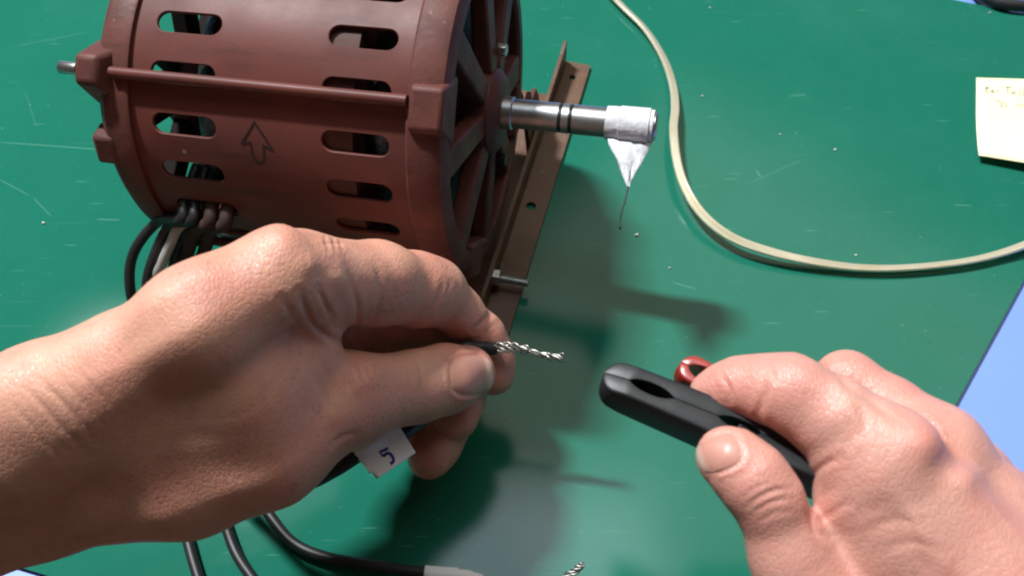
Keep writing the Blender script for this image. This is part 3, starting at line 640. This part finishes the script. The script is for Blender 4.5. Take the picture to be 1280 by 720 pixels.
def surface_nets(F, lo, h):
    ins = F < 0; nx, ny, nz = F.shape
    cnt = np.zeros((nx-1, ny-1, nz-1), np.int8)
    cor = [(i, j, k) for i in (0, 1) for j in (0, 1) for k in (0, 1)]
    for i, j, k in cor: cnt += ins[i:nx-1+i, j:ny-1+j, k:nz-1+k]
    act = np.argwhere((cnt > 0) & (cnt < 8)); idx = np.full(cnt.shape, -1, np.int32); idx[tuple(act.T)] = np.arange(len(act))
    val = {q: F[act[:, 0]+q[0], act[:, 1]+q[1], act[:, 2]+q[2]] for q in cor}
    S = np.zeros((len(act), 3)); Nn = np.zeros(len(act))
    for a in cor:
        for ax in range(3):
            if a[ax] == 0:
                b = list(a); b[ax] = 1; b = tuple(b); va, vb = val[a], val[b]; m = (va < 0) != (vb < 0)
                t = np.where(m, va/(va-vb+1e-20), 0); P = np.tile(np.array(a, float), (len(act), 1)); P[:, ax] = t
                S[m] += P[m]; Nn[m] += 1
    V = (act + S/Nn[:, None])*h + lo; faces = []
    for ax in range(3):
        sl0 = [slice(None)]*3; sl1 = [slice(None)]*3; sl0[ax] = slice(0, -1); sl1[ax] = slice(1, None)
        A, B = ins[tuple(sl0)], ins[tuple(sl1)]; e = np.argwhere(A != B); u, v = (ax+1) % 3, (ax+2) % 3
        e = e[(e[:, u] > 0) & (e[:, v] > 0) & (e[:, u] < F.shape[u]-1) & (e[:, v] < F.shape[v]-1)]
        def cell(du, dv):
            q = e.copy(); q[:, u] -= du; q[:, v] -= dv; return idx[tuple(q.T)]
        Q = np.stack([cell(1, 1), cell(0, 1), cell(0, 0), cell(1, 0)], 1); fl_ = ~A[tuple(e.T)]; Q[fl_] = Q[fl_][:, ::-1]; faces.append(Q)
    Q = np.concatenate(faces); return V, Q[(Q >= 0).all(1)]
def smooth(V, Q, it, lam=.5):
    E = np.concatenate([Q[:, [0, 1]], Q[:, [1, 2]], Q[:, [2, 3]], Q[:, [3, 0]]]); deg = np.bincount(E.ravel(), minlength=len(V)).astype(float)[:, None]
    for k in range(it):
        A = np.stack([np.bincount(E[:, 0], V[E[:, 1], i], len(V)) + np.bincount(E[:, 1], V[E[:, 0], i], len(V)) for i in range(3)], 1)
        l = lam if k % 2 == 0 else -lam*1.04
        V = V + l*(A/np.maximum(deg, 1)-V)
    return V
def normals(V, Q):
    fn = np.cross(V[Q[:, 2]]-V[Q[:, 0]], V[Q[:, 3]]-V[Q[:, 1]])
    N = np.stack([sum(np.bincount(Q[:, j], fn[:, i], len(V)) for j in range(4)) for i in range(3)], 1)
    return N/(np.linalg.norm(N, axis=1, keepdims=True)+1e-20)
def seg_dist(x, y, pts):
    D = np.full(x.shape, 1e9)
    for (ax, ay), (bx, by) in zip(pts[:-1], pts[1:]):
        dx, dy = bx-ax, by-ay; t = np.clip(((x-ax)*dx+(y-ay)*dy)/(dx*dx+dy*dy+1e-9), 0, 1)
        D = np.minimum(D, np.hypot(x-ax-t*dx, y-ay-t*dy))
    return D
def spl2(pts): return [tuple(p) for p in spline([np.array(p, float) for p in pts], 6)] if len(pts) > 2 else pts
def build_hand(label, base, d0, body, fingers, creases, bulges, reds, nails, mats, h=.00075, closek=.0006, dk=1.):
    def P(p):
        D = (d0(p[0]) if callable(d0) else d0) + p[2]*dk/1000; return at(p[0], p[1], D), p[3]*D/FPX
    chains = [('b', k, [P(p) for p in pts]) for k, pts in body] + [(i, k, [P(p) for p in pts]) for i, (k, pts) in enumerate(fingers)]
    lo = np.min([p-r for _, _, ch in chains for p, r in ch], 0)-.006; hi = np.max([p+r for _, _, ch in chains for p, r in ch], 0)+.006
    G = Field(lo, hi, h); F = G.new()
    for who, k, ch in chains:
        if who == 'b':
            for (a, ra), (b, rb_) in zip(ch[:-1], ch[1:]): G.cone(F, a, b, ra, rb_, k/1000)
    for who, k, ch in chains:
        if who != 'b':
            T = G.new()
            for (a, ra), (b, rb_) in zip(ch[:-1], ch[1:]): G.cone(T, a, b, ra, rb_, k/1000)
            m = ch[0][0]; dist = np.sqrt((G.ax[0][:, None, None]-m[0])**2+(G.ax[1][None, :, None]-m[1])**2+(G.ax[2][None, None, :]-m[2])**2).astype(np.float32)
            r0 = ch[0][1]; kk = np.clip(1-(dist-r0*1.0)/(r0*1.1), 0, 1); kk = closek + (.011-closek)*kk*kk*(3-2*kk)
            F = smin(F, T, kk.astype(np.float32)).astype(np.float32)
    V, Q = surface_nets(F, G.lo, h)
    # keep the largest connected body
    V = smooth(V, Q, 10, .55); N = normals(V, Q)
    if (N*(V-V.mean(0))).sum() < 0: Q = Q[:, ::-1]; N = -N
    x, y, d = proj(V); face = ((CP-V)*N).sum(1)/np.linalg.norm(CP-V, axis=1)
    bx, by = np.clip((x+400)/5, 0, 399).astype(int), np.clip((y+300)/5, 0, 299).astype(int)
    zb = np.full((400, 300), 1e9); np.minimum.at(zb, (bx, by), d)
    zz = zb.copy()
    vis = (d < zz[bx, by]+.006) & (face > .02); wv = np.clip((face-.02)/.25, 0, 1)*vis
    disp = np.zeros(len(V))
    for pts, dep, wd in creases:
        q = seg_dist(x, y, spl2(pts)); L = sum(math.dist(a, b) for a, b in zip(pts[:-1], pts[1:]))
        ends = np.minimum(np.hypot(x-pts[0][0], y-pts[0][1]), np.hypot(x-pts[-1][0], y-pts[-1][1])); tp_ = np.clip(ends/(L*.25), .15, 1)
        disp += tp_*dep*(.72 if dep > 0 else 1)/1000*(-np.exp(-(q/wd)**2) + .38*np.exp(-((q-2.3*wd)/(1.5*wd))**2))
    for (px, py, r, amp) in bulges: disp += amp/1000*np.exp(-((x-px)**2+(y-py)**2)/(r*r))
    naild = []
    for (ctr, ux, hl, hv) in nails:
        ux = np.array(ux, float)/np.linalg.norm(ux); vx = np.array([-ux[1], ux[0]])
        u = ((x-ctr[0])*ux[0]+(y-ctr[1])*ux[1])/hl; v = ((x-ctr[0])*vx[0]+(y-ctr[1])*vx[1])/hv
        s_ = (np.abs(u)**3.0+np.abs(v)**3.0)**(1/3.0)
        disp += -.00024*np.exp(-((s_-1.0)/.09)**2)*(u < .45) + .00028*np.exp(-((s_-1.2)/.12)**2)*(u < .4)
        naild.append((s_, u, v))
    V2 = V + N*(disp*wv)[:, None]
    mb = MB(); mb.v = V2; mb.f = []
    root = base; Mi = np.array(Matrix.Translation(-Vector(root)))
    me = bpy.data.meshes.new('hand'); vl = V2-np.array(root)
    me.vertices.add(len(vl)); me.vertices.foreach_set('co', vl.astype(np.float32).ravel())
    me.loops.add(Q.size); me.loops.foreach_set('vertex_index', Q.astype(np.int32).ravel())
    me.polygons.add(len(Q)); me.polygons.foreach_set('loop_start', np.arange(0, Q.size, 4, dtype=np.int32)); me.polygons.foreach_set('loop_total', np.full(len(Q), 4, np.int32))
    me.update(calc_edges=True); me.validate(); me.polygons.foreach_set('use_smooth', np.ones(len(me.polygons), bool))
    red = np.zeros(len(V))
    for (px, py, r, amp) in reds: red += amp*np.exp(-((x-px)**2+(y-py)**2)/(r*r))
    at_ = me.attributes.new('red', 'FLOAT', 'POINT'); at_.data.foreach_set('value', np.clip(red, 0, 1).astype(np.float32))
    me.materials.append(mats)
    o = bpy.data.objects.new('hand', me); C.objects.link(o); o.location = root; WM[o] = Matrix.Translation(Vector(root))
    tag(o, label, 'hand')
    for s_, u, v in naild:
        ok = (s_ < 1.0) & vis & (face > .0); fm = ok[Q].all(1); q = Q[fm]
        ids, inv = np.unique(q, return_inverse=True); q = inv.reshape(-1, 4)
        lift = -.00022 + .00075*np.clip(1-s_[ids]**2.5, 0, 1)**.6 + .0002*np.clip(u[ids], 0, 1)
        m2 = MB(); m2.v = [tuple(p) for p in V[ids]+N[ids]*lift[:, None]]; m2.f = [tuple(map(int, t)) for t in q]
        no = obj('nail', m2, M_nail, o)
        fa = no.data.attributes.new('free_edge', 'FLOAT', 'POINT'); fa.data.foreach_set('value', np.clip((u[ids]-.55)/.3, 0, 1).astype(np.float32))
        sm_ = no.modifiers.new('smooth', 'SMOOTH'); sm_.iterations = 6; sm_.factor = .5
    return o

build_hand('tanned bare hand and forearm, thumb and forefinger pinching the tagged cable by the motor', at(200, 560, .28), handd,
  [(9, [(-230, 595, -4, 78), (60, 500, -4, 68), (150, 462, -6, 64)]),
   (10, [(-230, 650, 12, 88), (60, 550, 10, 80), (150, 520, 8, 78)]),
   (9, [(-230, 725, 30, 84), (60, 612, 30, 78), (160, 592, 27, 76)]),
   (10, [(150, 470, -6, 66), (250, 404, -12, 68), (345, 344, -10, 61)]),          # index metacarpal
   (10, [(150, 500, 14, 76), (260, 420, 10, 70), (352, 344, 14, 54)]),
   (10, [(160, 530, 28, 62), (365, 380, 30, 46)]),
   (10, [(170, 560, 32, 55), (365, 410, 38, 42)]),
   (9, [(160, 588, 26, 80), (235, 582, 24, 84), (330, 552, 15, 78), (410, 506, 3, 60)]),   # thumb root
   (9, [(200, 520, 12, 84), (300, 490, 9, 74), (370, 440, 6, 56)]),
   (6, [(408, 506, 6, 59), (440, 497, 0, 53), (520, 483, -6, 44)]),
   (4, [(520, 483, -6, 44), (555, 474, -8, 42.5), (584, 466.5, -6, 35)]),
   ],
  [(5, [(388, 352, -6, 58), (470, 354, -3, 51), (520, 362, 1, 45), (541, 365, 3, 40), (571, 389, 6, 29.5), (602, 420, 9, 27), (614, 446, 11, 26.5), (617, 468, 11, 26)]),
   (5, [(372, 372, 30, 54), (470, 392, 36, 44), (555, 412, 36, 38), (580, 470, 32, 31), (575, 500, 27, 28), (570, 523, 24, 27)]),
   (5, [(380, 405, 44, 48), (470, 440, 46, 40), (545, 470, 48, 36), (556, 530, 42, 30), (546, 556, 37, 28), (537, 571, 33, 28)]),
   (5, [(370, 430, 50, 40), (470, 500, 52, 32), (490, 540, 50, 26), (462, 548, 42, 24)])],
  [([(433, 331), (441, 360), (447, 385), (445, 408), (441, 428)], .7, 3.4), ([(467, 328), (474, 350), (475, 372), (468, 395), (460, 408)], .6, 3.4),
   ([(375, 364), (383, 388), (392, 406), (410, 420), (432, 432)], 1.2, 3.6), ([(398, 360), (408, 385), (414, 395)], .8, 3.2), ([(352, 372), (362, 390), (366, 404)], .4, 4),
   ([(406, 297), (411, 314)], .35, 2), ([(415, 295), (420, 312)], .35, 2), ([(424, 298), (427, 312)], .3, 2), ([(402, 306), (418, 304), (432, 306)], .3, 2),
   ([(436, 464), (444, 480)], .45, 2.4), ([(446, 461), (453, 477)], .5, 2.4), ([(456, 459), (463, 475)], .5, 2.4), ([(467, 459), (473, 473)], .4, 2.4), ([(428, 470), (436, 486)], .4, 2.4),
   ([(505, 448), (512, 470), (512, 492)], .25, 2.2), ([(520, 446), (527, 470), (525, 502)], .3, 2.2), ([(497, 452), (503, 472)], .2, 2),
   ([(556, 350), (548, 372), (536, 394)], .6, 3.0), ([(563, 352), (556, 372)], .4, 2.4), ([(614, 392), (602, 403), (592, 413)], .8, 3),
   ([(110, 430), (200, 370), (300, 315)], -.45, 13), ([(70, 500), (190, 440), (300, 380)], -.35, 14), ([(32, 484), (60, 515), (102, 560)], .5, 3.2), ([(50, 474), (85, 510), (118, 552)], .5, 3.2), ([(12, 500), (45, 540), (75, 575)], .4, 3.2), ([(75, 470), (105, 503), (130, 535)], .25, 3), ([(95, 462), (125, 492), (150, 520)], .2, 3),
   ([(395, 470), (408, 500), (420, 520)], .3, 4), ([(414, 556), (428, 545), (446, 540)], .5, 3), ([(372, 480), (388, 520)], .25, 5)],
  [(350, 292, 26, 1.6), (455, 472, 22, 1.3), (430, 520, 22, 1.0), (500, 335, 26, .5), (388, 330, 14, .6), (422, 350, 12, .5), (300, 400, 50, -.9), (250, 330, 40, .8), (85, 560, 40, .6)],
  [(350, 290, 40, .5), (455, 475, 30, .4), (590, 420, 40, .6), (620, 470, 30, .8), (540, 330, 30, .35), (540, 575, 40, 1), (590, 525, 30, 1), (400, 400, 40, .3)],
  [((590, 469), (1, -.09), 27, 25)], M_skinL, h=.00066, dk=.84)

build_hand('bare hand with pale pinkish skin holding the black crocodile clip over the mat', at(1100, 640, .28), .268,
  [(10, [(1330, 840, 0, 125), (1230, 745, -2, 105), (1110, 585, -6, 66)]),      # index metacarpal
   (10, [(1370, 800, 14, 110), (1250, 660, 10, 62), (1172, 572, 10, 54)]),
   (9, [(1380, 780, 34, 90), (1262, 650, 30, 48), (1205, 590, 30, 42)]),
   (10, [(1230, 760, 0, 100), (1120, 670, 0, 72), (1078, 618, -3, 58)]),
   (10, [(1300, 900, 6, 120), (1110, 780, 6, 86), (1070, 700, 4, 52)]),
   (7, [(1080, 830, -4, 92), (1020, 770, -5, 62), (988, 700, -6, 44), (958, 622, -8, 42)]),  # thumb
   (4, [(958, 622, -8, 42), (938, 596, -8, 42.5), (914, 574, -6, 37), (906, 570, -5, 33)])],
  [(5, [(1098, 568, -5, 60), (1040, 524, -2, 51), (985, 490, 1, 45), (950, 484, 6, 36), (922, 482, 10, 31), (900, 487, 13, 25), (884, 491, 15, 21)]),
   (5, [(1165, 562, 12, 54), (1110, 518, 20, 44), (1058, 479, 26, 37), (1020, 500, 32, 30), (990, 535, 34, 26)]),
   (5, [(1205, 592, 30, 42), (1140, 560, 38, 36), (1085, 530, 42, 31), (1050, 560, 42, 27)])],
  [([(1012, 604), (1020, 590), (1036, 578), (1050, 572)], .6, 4), ([(1034, 672), (1018, 662), (1013, 640), (1013, 615)], .8, 4), ([(1022, 655), (1042, 640), (1062, 628)], .35, 4), ([(1018, 632), (1034, 616), (1050, 606)], .25, 4),
   ([(1168, 566), (1215, 625), (1260, 690), (1290, 730)], -.55, 11), ([(1110, 600), (1160, 670), (1200, 740)], -.45, 12), ([(1218, 600), (1255, 650), (1290, 690)], -.45, 9), ([(1140, 640), (1165, 700), (1175, 740)], -.25, 5),
   ([(934, 634), (950, 621), (968, 613), (988, 610)], .5, 2.6), ([(940, 643), (955, 632), (975, 625), (990, 624)], .3, 2.4), ([(930, 622), (945, 610), (962, 604)], .22, 2.2), ([(950, 652), (968, 642), (990, 640)], .2, 3),
   ([(903, 470), (912, 486), (912, 502)], .45, 3), ([(948, 520), (953, 500), (958, 484)], .8, 4), ([(956, 452), (966, 466), (968, 478)], .35, 2.6),
   ([(1068, 505), (1080, 525), (1078, 545)], .45, 5), ([(1056, 520), (1066, 538), (1064, 556)], .35, 4),
   ([(1090, 660), (1120, 650), (1150, 655)], .25, 5), ([(1100, 690), (1140, 678), (1180, 690)], .25, 5), ([(1030, 458), (1050, 470), (1062, 484), (1092, 504), (1130, 530)], .8, 5)],
  [(1155, 548, 24, 1.6), (1212, 592, 22, 1.4), (1060, 520, 22, .8), (1010, 470, 26, .6), (1185, 585, 18, -1.0), (1120, 600, 26, -.5)],
  [(1155, 548, 34, .9), (900, 480, 40, .7), (1000, 480, 50, .35), (950, 570, 30, .3), (1020, 640, 26, .7), (905, 560, 34, .5)],
  [((899, 567), (-.93, .36), 29, 23)], M_skinR)
